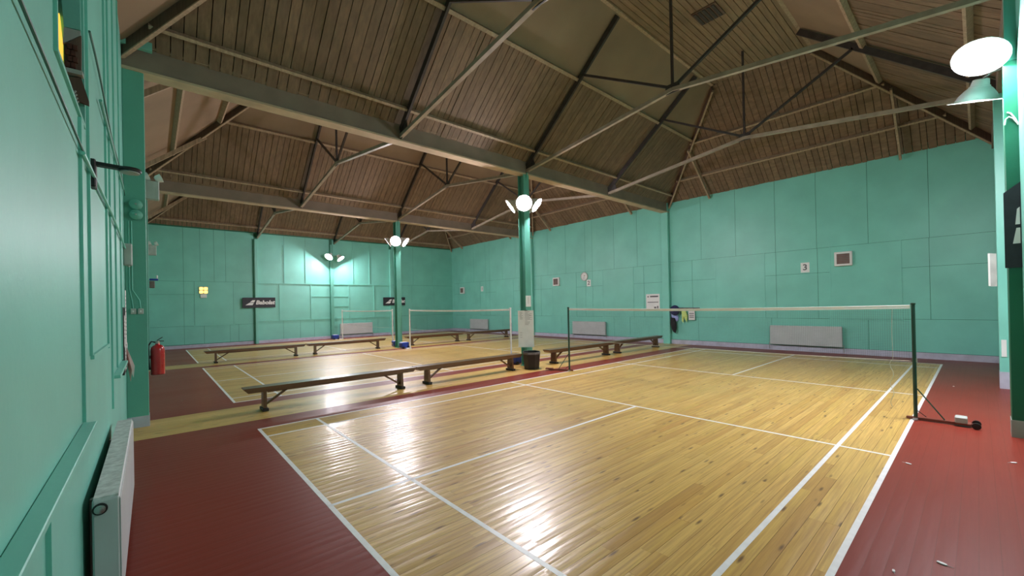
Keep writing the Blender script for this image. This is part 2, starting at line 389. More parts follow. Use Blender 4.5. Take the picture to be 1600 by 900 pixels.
# skirtings
def base(name, *bx): return tag(MB().box(*bx).build(name, 'skirting', bevel=.003), 'pale lavender painted skirting board', kind='structure')
base('baseboard_right', XR-.03, XR, YN, YB, 0, .165); base('baseboard_back', XL, XR, YB-.03, YB, 0, .15)
base('baseboard_left', XL, XL+.02, 7.8, YB, 0, .15)

# ================================================================== roof
TAN = math.tan(R(40)); COS = math.cos(R(40)); SIN = math.sin(R(40))
WT = 1.2
shell = MB()
shell.box(XL-.4, XR+.4, YN-.4, YB+.4, 8.3, 8.5)
shell.box(XL-.4, XL-.25, YN-.4, YB+.4, 5.5, 8.4).box(XR+.25, XR+.4, YN-.4, YB+.4, 5.5, 8.4).box(XL-.4, XR+.4, YN-.4, YN-.25, 5.5, 8.4).box(XL-.4, XR+.4, YB+.25, YB+.4, 5.5, 8.4)
ceil = tag(shell.build('ceiling', 'shell'), 'brown boarded hipped roof on steel trusses', kind='structure')
def slope_board(mbd, O, S_, I_, s0, s1, r0, r1fun, th=.02, jit=0.0):
    """board on a slope: O eave origin, S_ unit vector along the eave, I_ unit inward plan vector; r = plan run from the eave"""
    up = Vector((0, 0, 1)); n = (up*COS - I_*SIN)       # outward (upper) normal
    def P(s, r): return O+S_*s+I_*r+up*(r*TAN)+n*jit
    a, b2 = r1fun(s0), r1fun(s1)
    if max(a, b2) - r0 < .03: return False
    a = max(a, r0+.005); b2 = max(b2, r0+.005)
    mbd.prism([P(s0, r0), P(s1, r0), P(s1, b2), P(s0, a)], n*th); return True
def roof_bay(ya, yb, objs):
    yc = (ya+yb)/2; W = (yb-ya)/2; RUN = W-WT; L = XR-XL; ztop = ZE+RUN*TAN
    slopes = [('far', Vector((XL, yb, ZE)), Vector((1, 0, 0)), Vector((0, -1, 0)), L),
              ('near', Vector((XR, ya, ZE)), Vector((-1, 0, 0)), Vector((0, 1, 0)), L),
              ('right', Vector((XR, yb, ZE)), Vector((0, -1, 0)), Vector((-1, 0, 0)), 2*W),
              ('left', Vector((XL, ya, ZE)), Vector((0, 1, 0)), Vector((1, 0, 0)), 2*W)]
    join = MB(); pj_ = MB()
    for nm, O, S_, I_, LL in slopes:
        rmax = 1.83 if nm in ('far', 'near') else RUN
        if nm == 'left': rmax = 0
        lim = lambda s: max(0, min(rmax, s, LL-s))
        s = 0.0
        sep = objs and nm in ('far', 'right')
        while s < LL-.02 and rmax > 0:
            wd = random.choice((.12, .15, .17, .19)); e = min(s+wd, LL)
            t = MB() if sep else join
            ok = slope_board(t, O, S_, I_, s+.006, e-.006, 0, lim, jit=random.uniform(0, .012))
            if sep and ok: t.build('roof_board', 'roof_board', ceil)
            s = e
        # smooth panels above the upper purlin (long slopes) or over the whole left hip
        cuts = [0, 4.33, 8.0, 11.78, LL] if nm in ('far',) else [0, LL-11.78, LL-8.0, LL-4.33, LL]
        if nm == 'left': cuts = [0, LL*.33, LL*.66, LL]
        if nm in ('far', 'near', 'left'):
            r0 = 1.83 if nm != 'left' else 0
            for a, b2 in zip(cuts, cuts[1:]):
                pts = []
                up = Vector((0, 0, 1)); n = (up*COS-I_*SIN)
                P = lambda s, r: O+S_*s+I_*r+up*(r*TAN)
                lo0, lo1 = max(a, r0), min(b2, LL-r0); hi0, hi1 = max(a, RUN), min(b2, LL-RUN)
                poly = [P(lo0, r0), P(lo1, r0)]
                if LL-RUN < b2: 
                    pass
                poly += [P(hi1, RUN), P(hi0, RUN)]
                if lo0 < a+1e-6 and hi0 > lo0+1e-6 and r0 < RUN and a > r0: poly.append(P(a, min(a, RUN)))
                if lo1 > b2-1e-6 and hi1 < lo1-1e-6 and b2 < LL-r0: poly.insert(2, P(b2, min(LL-b2, RUN)))
                MB().prism(poly, n*.02).build('ceiling_panel', 'ceiling_panel', ceil)
        # purlins
        for r, wd, dp in ((.30, .05, .11), (1.80, .07, .10)) if nm in ('far', 'near') else (((.75, .05, .12), (1.75, .05, .12))):
            up = Vector((0, 0, 1)); n = (up*COS-I_*SIN)
            a = O+S_*r+I_*r+up*r*TAN-n*dp*.5; b2 = O+S_*(LL-r)+I_*r+up*r*TAN-n*dp*.5
            MB().bar(a, b2, wd, dp, up=n).build('purlin', 'purlin', ceil)
        # hip rafter at the start corner of each slope
        a = O; b2 = O+(S_+I_)*RUN+Vector((0, 0, RUN*TAN))
        dz = Vector((0, 0, -.10))
        MB().bar(a+dz, b2+dz, .05, .20).build('hip_rafter', 'hip_timber', ceil)
        MB().bar(a+dz*2.1, b2+dz*2.1, .055, .018).build('hip_strip', 'purlin', ceil)
        # jack rafters on the hip ends
        if nm in ('right', 'left'):
            for s in (RUN*.55, LL-RUN*.55):
                n = (Vector((0, 0, 1))*COS-I_*SIN); r1 = min(s, LL-s)
                MB().bar(O+S_*s-n*.16, O+S_*s+I_*r1+Vector((0, 0, r1*TAN))-n*.16, .05, .10, up=n).build('jack_rafter', 'purlin', ceil)
    # flat top
    y = yc-WT
    x0, x1 = XL+RUN, XR-RUN
    while y < yc+WT-.01:
        e = min(y+.13, yc+WT)
        t = MB() if objs else join
        t.box(x0, x1, y+.006, e-.006, ztop, ztop+.02)
        if objs: t.build('roof_board', 'roof_flat', ceil)
        y = e
    if join.v: tag(join.build('roof_boards', 'roof_board', ceil), 'brown roof boards', kind='stuff')
    for yy in (yc-WT, yc+WT): MB().box(x0, x1, yy-.04, yy+.04, ztop-.03, ztop+.01).build('top_trim', 'purlin', ceil)
    # trusses
    for X in (2.95, 6.65, 10.4):
        zt = 5.82; ra = ya+.1; rb = yb-.1
        tr = MB()
        for sg, ye in ((1, yb), (-1, ya)):
            a = Vector((X, ye-sg*.02, ZE-.12)); b2 = Vector((X, yc+sg*WT, ztop-.12))
            tr.bar(a, b2, .05, .13)
        t = tr.build('roof_truss', 'truss_dark', ceil)
        for sg, ye in ((1, yb), (-1, ya)):
            MB().bar((X, ye-sg*.02, 5.30), (X, yc, zt), .075, .075).build('tie', 'truss_tie', t)
            rs = (W-2.05); q = Vector((X, ye-sg*2.0, ZE+2.0*TAN-.17))
            MB().bar((X, yc, zt+.03), q, .05, .05).build('strut', 'truss_dark', t)
        MB().bar((X, yc, zt), (X, yc, ztop), .045, .045).build('king_post', 'truss_dark', t)
        MB().box(X-.012, X+.012, yc-.14, yc+.14, zt-.06, zt+.12).build('gusset_plate', 'truss_dark', t)
        for sg, ye in ((1, yb), (-1, ya)): MB().prism([(X-.012, ye, 5.24), (X-.012, ye-sg*.34, 5.36), (X-.012, ye-sg*.25, 5.66), (X-.012, ye, 5.5)], (.024, 0, 0)).build('gusset_plate', 'truss_dark', t)
    return yc, ztop
YC3, ZT3 = roof_bay(-.9, 7.45, True)
roof_bay(7.65, 15.15, False)
roof_bay(15.35, 23.1, False)
for y in (Y1, Y2):
    b0 = MB().box(XL, XR, y-.1, y+.1, 5.24, 5.62).build('beam', 'beam', ceil)
    MB().box(XL, XR, y-.13, y+.13, 5.2, 5.235).build('beam_flange', 'beam_flange', b0)
    for sg in (-1, 1): MB().box(XL, XR, y+sg*.115-.012, y+sg*.115+.012, 5.585, 5.61).build('beam_cable', 'beam_flange', b0)
b0 = MB().box(XL, XR, YN, YN+.08, 5.24, 5.62).build('beam', 'beam', ceil)
hatch = MB().box(8.02, 8.56, 2.98, 3.5, ZT3-.03, ZT3+.005).build('roof_hatch', 'hip_timber', ceil)
for k in range(5): slab('hatch_slat', 'truss_dark', hatch, 8.05, 8.53, 3.03+k*.095, 3.09+k*.095, ZT3-.045, ZT3-.029)

# ================================================================== columns
def column(x, y, label, z1=5.24):
    c = MB()
    c.box(x-.10, x+.10, y-.115, y-.10, 0, z1).box(x-.10, x+.10, y+.10, y+.115, 0, z1).box(x-.012, x+.012, y-.10, y+.10, 0, z1)
    o = tag(c.build('column', 'steel_green'), label, kind='structure')
    MB().box(x-.13, x+.13, y-.13, y+.13, 0, .02).build('base_plate', 'steel_green', o)
    MB().prism([(x-.01, y-.18, z1), (x-.01, y+.18, z1), (x-.01, y+.11, z1-.25), (x-.01, y-.11, z1-.25)], (.02, 0, 0)).build('bracket_plate', 'steel_green', o)
    return o
colA = column(COLX, 7.55, 'green steel column with papers taped to it beside the black bin')
colB = column(COLX, 15.25, 'green steel column with a blue weight at its foot')
# half-column on the left wall carrying the first beam, with its head bracket
cl = MB().box(XL, XL+.24, 7.46, 7.66, 0, 5.24)
pl = tag(cl.build('column', 'steel_green', bevel=.006), 'green wall column with alarm bells and sockets', kind='structure')
MB().box(XL, XL+.245, 7.455, 7.665, 0, .16).build('skirting', 'skirting', pl)
MB().box(XL, XL+.34, 7.36, 7.44, 5.52, 5.68).build('bracket_plate', 'wall_batten', pl)
cl2 = tag(MB().box(XL, XL+.24, 15.15, 15.35, 0, 5.24).build('column', 'steel_green', bevel=.006), 'green wall column beyond the fire extinguisher', kind='structure')
# columns on the near wall
cn = tag(MB().box(6.48, 6.72, YN, -.83, 0, 4.4).build('column', 'dark_green', bevel=.006), 'dark green wall column with a sponsor banner', kind='structure')
MB().box(6.475, 6.725, YN, -.826, 0, .2).build('skirting', 'grey_box', cn)
MB().box(6.5, 6.7, YN, -.85, 4.4, 5.24).build('column_head', 'steel_green', cn)
cn2 = tag(MB().box(10.26, 10.5, YN, -.826, 0, 5.24).build('column', 'wall_batten', bevel=.006), 'turquoise wall column beyond the dark green one', kind='structure')
MB().box(10.255, 10.505, YN, -.822, 0, .3).build('skirting', 'skirting', cn2)

# ================================================================== lamps
def lamp(pos, az, down, mount, label, r=.21, group='reflector lamps on the columns'):
    """bell reflector lamp; opening points along azimuth az, tilted down"""
    d = Vector((math.cos(R(az))*math.cos(R(down)), math.sin(R(az))*math.cos(R(down)), -math.sin(R(down))))
    z = d; x = z.cross(Vector((0, 0, 1))).normalized(); y = z.cross(x)
    M = Matrix(((x.x, y.x, z.x, 0), (x.y, y.y, z.y, 0), (x.z, y.z, z.z, 0), (0, 0, 0, 1)))
    t = thing('reflector_lamp', label, 'lamp', pos, 0, None)
    prof = [(.05, -.26), (.075, -.25), (.085, -.20), (.09, -.17), (.13, -.13), (.175, -.07), (.2, -.01), (r, .0), (r+.008, .006), (r+.004, .012), (r-.012, .006), (.19, -.012), (.165, -.07), (.12, -.12), (.02, -.14)]
    MB().lathe(prof, 28, M).build('lamp_shade', 'lamp_shade', t, smooth=True)
    MB().lathe([(.095, -.175), (.1, -.17), (.1, -.15), (.105, -.14)], 20, M, cap=False).build('collar', 'lamp_shade', t, smooth=True)
    MB().lathe([(r-.022, .001), (.10, .006), (.004, .009)], 28, M).build('lens', 'lamp_lens', t, smooth=True)
    mt = Vector(mount)-Vector(pos)
    MB().tube([d*-.24, (d*-.30+mt)*.5, mt], .014, 8).build('lamp_arm', 'metal', t, smooth=True)
    return t
LG = [('facing the near court', 228, 30, 0), ('turned towards the right wall court end', 300, 36, 1), ('turned towards the left wall', 148, 34, 2), ('turned towards the number signs', 45, 34, 3)]
def ring(cx, cy, z, col_name, azs):
    for (txt, az, down) in azs:
        rr = .36
        p = (cx+math.cos(R(az))*rr, cy+math.sin(R(az))*rr, z)
        lamp(p, az, down, (cx+math.cos(R(az))*.1, cy+math.sin(R(az))*.1, z+.12), 'white reflector lamp on the %s, %s' % (col_name, txt))
    br = MB().box(cx-.12, cx+.12, cy-.125, cy+.125, z+.07, z+.13).build('lamp_collar', 'grey_box', colA if cy < 10 else colB)
ring(COLX, 7.55, 4.36, 'column by the bin', [('aimed at the near court baseline', 228, 22), ('turned towards the nets and sign 3', 302, 38), ('turned towards the fire extinguisher', 140, 36), ('turned away towards the clock', 42, 34)])
ring(COLX, 15.25, 4.36, 'column with the blue weight', [('aimed at the bench rows', 236, 24), ('turned towards the clock', 318, 36), ('turned towards the left wall', 150, 36), ('turned towards the end wall corner', 55, 34)])
lamp((6.16, 22.45, 4.46), 214, 46, (6.44, YB-.2, 4.55), 'white reflector lamp on the end wall post, turned towards the amber lamp')
lamp((6.80, 22.48, 4.40), 318, 50, (6.48, YB-.2, 4.5), 'white reflector lamp on the end wall post, turned towards the far corner')
lamp((6.36, -.66, 4.50), 160, 54, (6.5, -.82, 4.6), 'glaring reflector lamp mounted above the white bell shade', r=.24)
lamp((7.05, -.62, 4.21), 35, 70, (6.72, -.84, 4.42), 'white bell shaped lamp below the glaring one, opening downwards', r=.26)

# ================================================================== benches
def bench(label, loc, L):
    t = thing('gym_bench', label, 'bench', loc, 0, 'long wooden gym benches')
    z1 = .405; h = .082
    pts = [(0, -.125, z1), (L, -.125, z1), (L, -.125, z1-.02), (L-.06, -.125, z1-h), (.06, -.125, z1-h), (0, -.125, z1-.02)]
    MB().prism(pts, (0, .25, 0)).build('seat_plank', 'bench_wood', t)
    MB().box(.35, L-.35, -.025, .025, z1-h-.03, z1-h).build('under_rail', 'bench_wood', t)
    for x, sg in ((.3, 1), (L-.3, -1)):
        lg = MB().prism([(x-.025, -.10, .05), (x-.025, .10, .05), (x-.025, .085, z1-h), (x-.025, -.085, z1-h)], (.05, 0, 0)).build('leg', 'bench_wood', t)
        MB().box(x-.045, x+.045, -.14, .14, 0, .05).build('foot', 'bench_foot', lg, bevel=.006)
        MB().bar((x+sg*.03, 0, .10), (x+sg*.36, 0, z1-h-.005), .05, .03).build('brace', 'bench_wood', t)
    return t
bench('long wooden bench with its free end nearest the fire extinguisher, beside the near court', (.0, 7.28, 0), 3.05)
bench('long wooden bench ending beside the black bin', (3.08, 7.28, 0), 3.0)
bench('long wooden bench starting behind the slim green net post', (7.1, 7.28, 0), 3.05)
bench('long wooden bench reaching up to the poster wall below the hung clothes', (10.2, 7.3, 0), 3.05)
bench('far wooden bench with its free end below the amber lamp wall', (.14, 15.55, 0), 2.95)
bench('far wooden bench ending at the blue weights by the far column', (3.14, 15.55, 0), 3.0)
bench('far wooden bench starting right behind the far column', (7.1, 15.6, 0), 2.95)
bench('far wooden bench running up to the number sign wall beyond the white net post', (10.1, 15.6, 0), 3.0)

# ================================================================== nets and posts
def net(y0, label, sag=.026):
    t = thing('badminton_net', label, 'net', (6.7, y0, 0), 0, None)
    L = 6.06; n = 16; y_ = [.02+L*i/n for i in range(n+1)]
    zt = lambda y: 1.55-sag*4*((y-.02)/L)*(1-(y-.02)/L)
    tp = MB()
    for a, b2 in zip(y_, y_[1:]):
        for sx in (-.002, .002):
            tp.add([(sx, a, zt(a)), (sx, b2, zt(b2)), (sx*1.6, b2, zt(b2)-.045), (sx*1.6, a, zt(a)-.045)], [(0, 1, 2, 3)])
    tp.tube([(0, y, zt(y)) for y in y_], .004, 6)
    tp.build('top_tape', 'tape', t)
    m = MB(); q = .0007
    yy = .04
    while yy < L: m.add([(0, yy-q, zt(yy)-.04), (0, yy+q, zt(yy)-.04), (0, yy+q, zt(yy)-.76), (0, yy-q, zt(yy)-.76)], [(0, 1, 2, 3)]); yy += .024
    k = .05
    while k < .77:
        for a, b2 in zip(y_, y_[1:]): m.add([(0, a, zt(a)-k-q), (0, b2, zt(b2)-k-q), (0, b2, zt(b2)-k+q), (0, a, zt(a)-k+q)], [(0, 1, 2, 3)])
        k += .024
    tag(m.build('net_mesh', 'net', t), 'fine dark net mesh', kind='stuff')
    MB().tube([(0, y, zt(y)-.76) for y in y_], .003, 6).build('bottom_cord', 'cord', t)
    return t
n3 = net(0, 'badminton net with white tape strung between the two green posts')
MB().tube([(.01, .22+.02*math.sin(i*1.3), .79-i*.055) for i in range(13)], .004, 6).build('loose_cord', 'cord', n3)
MB().tube([(.01, .20, 1.5), (.012, .21, 1.2), (.01, .205, .8)], .003, 6).build('side_cord', 'cord', n3)
net(8.3, 'badminton net with white tape between white posts by the bin column')
net(16.0, 'badminton net with white tape by the end wall radiator')

def green_post(label, loc, rz):
    t = thing('net_post', label, 'net post', loc, rz, None)      # arm runs along +x local
    MB().tube([(0, 0, .02), (0, 0, 1.57)], .021, 14).build('pole', 'post_green', t, smooth=True)
    MB().lathe([(.024, 1.56), (.026, 1.565), (.026, 1.58), (.015, 1.585)], 14).build('cap', 'post_green', t, smooth=True)
    MB().bar((-.09, 0, .02), (.52, 0, .03), .05, .03).build('base_arm', 'rust', t)
    MB().bar((0, -.09, .015), (0, .09, .015), .05, .02).build('cross_foot', 'metal', t)
    MB().tube([(.02, 0, .42), (.27, 0, .045)], .008, 8).build('brace', 'post_green', t, smooth=True)
    MB().tube([(.02, .012, .12), (.10, .012, .05)], .005, 8).build('stay', 'black', t)
    MB().box(.012, .03, -.012, .012, .78, .83).build('cleat', 'metal', t)
    return t
g = green_post('thick green net post beside the red floor with a wheeled weight', (6.7, -.01, 0), R(-90))
MB().box(.36, .47, -.075, .075, .045, .12).build('weight', 'grey_box', g, bevel=.008)
MB().box(.36, .50, -.065, .065, .02, .045).build('weight_tray', 'rust', g)
for yy in (-.1, .07): 
    M = Matrix.Translation((.545, yy, .042)) @ Matrix.Rotation(R(90), 4, 'X')
    MB().lathe([(.012, 0), (.04, .002), (.042, .015), (.04, .03), (.012, .032)], 16, M).build('wheel', 'black', g, smooth=True)
g2 = green_post('slim green net post standing in front of the bench by the bin', (6.7, 6.11, 0), R(120))
MB().box(.42, .60, -.05, .05, .03, .06).build('weight_tray', 'rust', g2)
MB().tube([(.02, .03, .84), (.08, .05, .84), (.09, .03, .87)], .006, 8).build('winder', 'metal', g2)
def white_post(label, loc, bx, by, logo=False):
    t = thing('net_post', label, 'net post', loc, 0, None)
    MB().tube([(0, 0, .02), (0, 0, 1.57)], .026, 14).build('pole', 'post_white', t, smooth=True)
    MB().lathe([(.03, 1.55), (.032, 1.56), (.03, 1.585), (.015, 1.59)], 14).build('cap', 'post_white', t, smooth=True)
    MB().box(min(0, bx)-.04, max(0, bx)+.04, min(0, by)-.04, max(0, by)+.04, .0, .03).build('base_plate', 'post_white', t)
    MB().tube([(.03, 0, 1.15), (.03, 0, .85)], .012, 8).build('sleeve', 'navy', t)
    b0 = MB().box(bx-.16, bx+.16, by-.14, by+.14, .03, .25).build('weight', 'blue_box', t, bevel=.025)
    MB().box(bx-.12, bx+.10, by-.10, by+.10, .246, .262).build('weight_lid', 'post_white', b0, bevel=.006)
    for sx in (-1, 1):
        M = Matrix.Translation((bx+sx*.11, by-.16, .05)) @ Matrix.Rotation(R(90), 4, 'X')
        MB().lathe([(.01, -.02), (.045, -.018), (.045, .018), (.01, .02)], 14, M).build('wheel', 'black', t, smooth=True)
    if logo:
        MB().prism([(bx-.162, by+.02, .10), (bx-.162, by+.07, .17), (bx-.162, by+.09, .17), (bx-.162, by+.06, .10)], (-.002, 0, 0)).build('emblem', 'white_paint', b0)
        MB().prism([(bx-.162, by+.0, .07), (bx-.162, by+.05, .07), (bx-.162, by+.05, .10), (bx-.162, by+.02, .10)], (-.002, 0, 0)).build('emblem', 'red_ink', b0)
    return t
white_post('white net post with blue weight behind the bin column', (6.7, 8.29, 0), -.05, -.27, True)
white_post('white net post with a blue weight at the front of the far column', (6.7, 14.42, 0), -.12, .28)
white_post('white net post with blue weight behind the far bench end', (6.7, 15.98, 0), .03, -.26, True)
white_post('white net post with blue weight standing by the end wall radiator', (6.7, 22.12, 0), -.35, .1)

# ================================================================== bin, papers on the column
t = thing('waste_bin', 'black octagonal waste bin with a grey liner rim at the column foot', 'bin', (6.38, 7.12, 0))
BM = Matrix.Rotation(R(45), 4, 'Z') @ Matrix.Scale(.8, 4, (0, 1, 0)) @ Matrix.Rotation(R(22.5), 4, 'Z')
MB().lathe([(.25, 0), (.255, .01), (.30, .42), (.30, .43), (.285, .43), (.24, .03), (.01, .03)], 8, BM).build('body', 'black', t)
MB().lathe([(.303, .385), (.307, .39), (.307, .44), (.288, .44), (.288, .43)], 8, BM, cap=False).build('liner_rim', 'bin_rim', t)

def sheet(name, label, cat, M, wd, ht, m='paper', th=.003, bars=(), curl=0):
    t = thing(name, label, cat, tuple(M.translation)); L = M.copy(); L.translation = (0, 0, 0)
    sm = MB(); n = 8
    for i in range(n):
        a, b2 = -wd/2+wd*i/n, -wd/2+wd*(i+1)/n; ca, cb = curl*(2*i/n-1)**2, curl*(2*(i+1)/n-1)**2
        sm.add([(a, -ht/2, ca), (b2, -ht/2, cb), (b2, ht/2, cb), (a, ht/2, ca), (a, -ht/2, ca+th), (b2, -ht/2, cb+th), (b2, ht/2, cb+th), (a, ht/2, ca+th)], [(3, 2, 1, 0), (4, 5, 6, 7), (0, 1, 5, 4), (2, 3, 7, 6)]+([(3, 0, 4, 7)] if i == 0 else [])+([(1, 2, 6, 5)] if i == n-1 else []))
    bld(sm, L, 'sheet', m, t)
    if bars:
        p = MB()
        for x, y, bw, bh in bars: p.box(x, x+bw, y-bh, y, th+abs(curl), th+abs(curl)+.0008)
        bld(p, L, 'print', 'ink', t)
    return t
vdir = Vector((COLX-CX, 7.55-CY, 0)).normalized(); vr = Vector((vdir.y, -vdir.x, 0))
random.seed(3)
brs = [(-.17+.012*random.random(), .45-.03*i, .05+.05*random.random(), .007) for i in range(7)]+[(-.02, .46-.034*i, .06+.1*random.random(), .008) for i in range(11)]+[(.1, .40-.05*i, .07, .006) for i in range(4)]+[(-.16, -.1-.06*i, .06, .006) for i in range(3)]+[(-.03, .50, .08, .02)]
pr = (Vector((1, -1, 0))).normalized()
sheet('notice_sheet', 'large white notice sheet taped round the column above the bin', 'notice', face((COLX-.175, 7.38, 1.02), pr), .42, .98, bars=brs)
sheet('notice_page', 'small white page taped to the column above the large notice', 'notice', face((COLX-.02, 7.43, 1.76), (1, 0, 0)), .19, .30, bars=[(-.03, .1-.03*i, .05, .006) for i in range(6)])

# ================================================================== right wall things
def radiator(label, M, wd, ht, dp=.09, valve=False):
    t = thing('radiator', label, 'radiator', tuple(M.translation), 0, None); L = M.copy(); L.translation = (0, 0, 0)
    bld(MB().box(-wd/2, wd/2, 0, ht, .03, .03+dp), L, 'body', 'rad', t, bevel=.008)
    bld(MB().box(-wd/2+.01, wd/2-.01, ht, ht+.012, .035, .025+dp), L, 'top_grille', 'rad_top', t)
    bld(MB().box(-wd/2+.004, wd/2-.004, .012, ht-.012, .03+dp, .034+dp), L, 'front_panel', 'rad', t, bevel=.002)
    for sx in (-1, 1):
        bld(MB().box(sx*wd*.35-.02, sx*wd*.35+.02, .05, ht-.08, -.002, .03), L, 'wall_bracket', 'metal', t)
        bld(MB().tube([(sx*(wd/2+.03), -.16, .07), (sx*(wd/2+.03), .05, .07), (sx*(wd/2-.02), .05, .07)], .011, 8), L, 'pipe', 'metal', t)
    return t
radiator('long grey wall radiator to the right of the hung clothes, under sign 3', face((XR-.028, 3.02, .2), RIGHT_R), 1.88, .6)
radiator('grey wall radiator behind the slim green net post', face((XR-.028, 11.45, .2), RIGHT_R), 1.9, .6)
radiator('grey wall radiator in the far corner by the white net post', face((XR-.028, 20.0, .2), RIGHT_R), 1.8, .6)
radiator('grey radiator on the end wall behind the farthest net', face((7.8, YB-.05, .2), RIGHT_B), 1.85, .6)

def heater(label, y, z, s=.42):
    t = thing('ventilation_box', label, 'vent', (XR-.013, y, z)); L = face((0, 0, 0), RIGHT_R)
    bld(MB().box(-s/2, s/2, -s/2, s/2, 0, .10), L, 'casing', 'white_paint', t, bevel=.012)
    g_ = bld(MB().box(-s/2+.06, s/2-.06, -s/2+.06, s/2-.06, .10, .103), L, 'grille', 'vent', t)
    for i in range(6): bld(MB().box(-s/2+.06, s/2-.06, -s/2+.075+i*(s-.12)/6, -s/2+.085+i*(s-.12)/6, .103, .112), L, 'slat', 'rust', g_)
heater('white ventilation box right of sign 3', 2.02, 2.83); heater('white ventilation box left of the clock', 13.47, 2.79); heater('white ventilation box near the far corner beside sign 1', 21.8, 2.68)
def sign(num, y, z=2.65):
    t = thing('court_sign', 'white court number sign reading %s' % {'1': 'one, far along the wall', '2': 'two, below the round clock', '3': 'three, above the long radiator'}[num], 'sign', (XR-.013, y, z)); L = face((0, 0, 0), RIGHT_R)
    bld(MB().box(-.115, .115, -.155, .155, 0, .008), L, 'plate', 'white_paint', t)
    text(num, .26, .001, 0, .006, 'ink', 'numeral', t, L @ Matrix.Translation((0, 0, .0095)))
sign('3', 2.98); sign('2', 11.46, 2.62); sign('1', 19.72, 2.70)
t = thing('wall_clock', 'round white wall clock above sign 2', 'clock', (XR-.016, 11.70, 2.94)); L = face((0, 0, 0), RIGHT_R)
bld(MB().lathe([(.2, 0), (.205, .01), (.205, .04), (.185, .045), (.185, .03)], 32, None, cap=False), L, 'rim', 'grey_box', t, smooth=True)
bld(MB().lathe([(.2, .0), (.188, .028), (.01, .029)], 32), L, 'dial', 'paper', t)
bld(MB().bar((0, 0, .033), (.05, .07, .033), .014, .004).bar((0, 0, .036), (-.03, -.12, .036), .01, .004), L, 'hands', 'ink', t)
bld(MB().bar((-.03, .05, .031), (.03, .05, .031), .02, .002), L, 'dial_mark', 'red_ink', t)
hm = MB()
for k in range(12): a = k*math.pi/6; hm.bar((math.sin(a)*.145, math.cos(a)*.145, .030), (math.sin(a)*.17, math.cos(a)*.17, .030), .008, .002)
bld(hm, L, 'hour_marks', 'ink', t)
sheet('wall_poster', 'white printed poster on the wall left of the hung clothes', 'poster', face((XR-.013, 8.21, 1.64), RIGHT_R), .6, .7,
      bars=[(-.24, .27, .06, .05), (-.12, .28, .36, .06), (-.24, .03, .48, .03), (.05, -.17, .1, .07), (.18, -.14, .06, .1), (-.24, -.31, .4, .02)])
t = thing('coat_rail', 'dark coat hook rail beside the wall pilaster', 'coat rail', (XR-.016, 6.85, 1.40)); L = face((0, 0, 0), RIGHT_R)
bld(MB().box(-.55, .55, -.02, .02, 0, .02), L, 'rail', 'truss_dark', t)
for i in range(8): bld(MB().tube([(-.5+i*.14, 0, .02), (-.5+i*.14, -.03, .06), (-.5+i*.14, .02, .085)], .007, 6), L, 'hook', 'black', t)
def blob(name, label, cat, pos, pts, m, sc, thick=.05):
    """hung cloth: an outline polygon with folds and thickness"""
    t = MB(); L = face((0, 0, 0), RIGHT_R); n = len(pts); rows = 14
    ys = [p[1] for p in pts]
    cx = sum(p[0] for p in pts)/n; cy = sum(p[1] for p in pts)/n
    rings = []
    for k, (f, z) in enumerate(((1, 0), (1.0, thick*.55), (.82, thick*.9), (.45, thick*1.1), (.05, thick*1.15))):
        rings.append([Vector((cx+(p[0]-cx)*f, cy+(p[1]-cy)*f, z+.012*math.sin(i*2.1+k))) for i, p in enumerate(pts)])
    vs = [v for r in rings for v in r]; fs = [tuple(range(n))[::-1], tuple(range(4*n, 5*n))]
    for k in range(4):
        for i in range(n): fs.append((k*n+i, k*n+(i+1) % n, (k+1)*n+(i+1) % n, (k+1)*n+i))
    t.add(vs, fs); return tag(bld(t, L, name, m, None, pos, True), label, cat)
blob('sun_hat', 'dark navy cap hung on the coat rail', 'hat', (XR-.135, 7.2, 1.32), [(.17*math.cos(a)*1.05, .2*math.sin(a)) for a in [i*math.pi/8 for i in range(16)]], 'navy', 1, .11)
blob('lilac_cloth', 'lilac towel hung beside the pilaster', 'towel', (XR-.03, 7.30, 1.08), [(-.12, .22), (-.02, .2), (.1, .1), (.18, -.02), (.17, -.16), (.08, -.2), (.05, -.06), (-.02, -.1), (-.1, -.02)], 'lilac', 1, .07)
blob('jacket', 'black garment hanging low beside the pilaster', 'jacket', (XR-.125, 7.28, .72), [(-.09, .32), (.06, .3), (.11, .1), (.12, -.12), (.08, -.28), (-.01, -.24), (-.07, -.1), (-.11, .1)], 'dark_cloth', 1, .08)
blob('lanyard_bundle', 'lime green lanyards hung on the coat rail', 'lanyards', (XR-.10, 6.86, 1.16), [(-.1, .2), (.02, .22), (.07, .1), (.13, -.05), (.1, -.3), (.05, -.2), (0, -.08), (-.04, -.32), (-.1, -.25), (-.08, 0)], 'lime', 1, .05)
sheet('hung_card', 'white and pink card hung at the end of the coat rail', 'card', face((XR-.09, 6.58, 1.16), RIGHT_R), .24, .42, bars=[(-.09, .05-.07*i, .18, .03) for i in range(3)])

# ================================================================== back wall things
LOGO1 = [(-.62, -.13), (-.30, -.13), (-.24, -.005), (-.44, -.005)]
LOGO2 = [(-.42, .02), (-.23, .02), (-.17, .13), (-.30, .13)]
def banner(label, M, wd, ht, scale, tx=.27):
    t = thing('sponsor_banner', label, 'banner', tuple(M.translation)); L = M.copy(); L.translation = (0, 0, 0)
    bld(MB().box(-wd/2, wd/2, -ht/2, ht/2, 0, .02), L, 'cloth', 'banner', t)
    for pts in (LOGO1, LOGO2): bld(MB().prism([(x*scale, y*scale, .0205) for x, y in pts], (0, 0, .003)), L, 'emblem', 'white_paint', t)
    text('Babolat', .285*scale, .0015, .22, .012*scale, 'white_paint', 'lettering', t, L @ Matrix.Translation((tx*scale, .0, .023)))
    return t
banner('black sponsor banner across the dark wall post on the end wall', face((2.95, YB-.17, 2.04), RIGHT_B), 1.42, .50, .95)
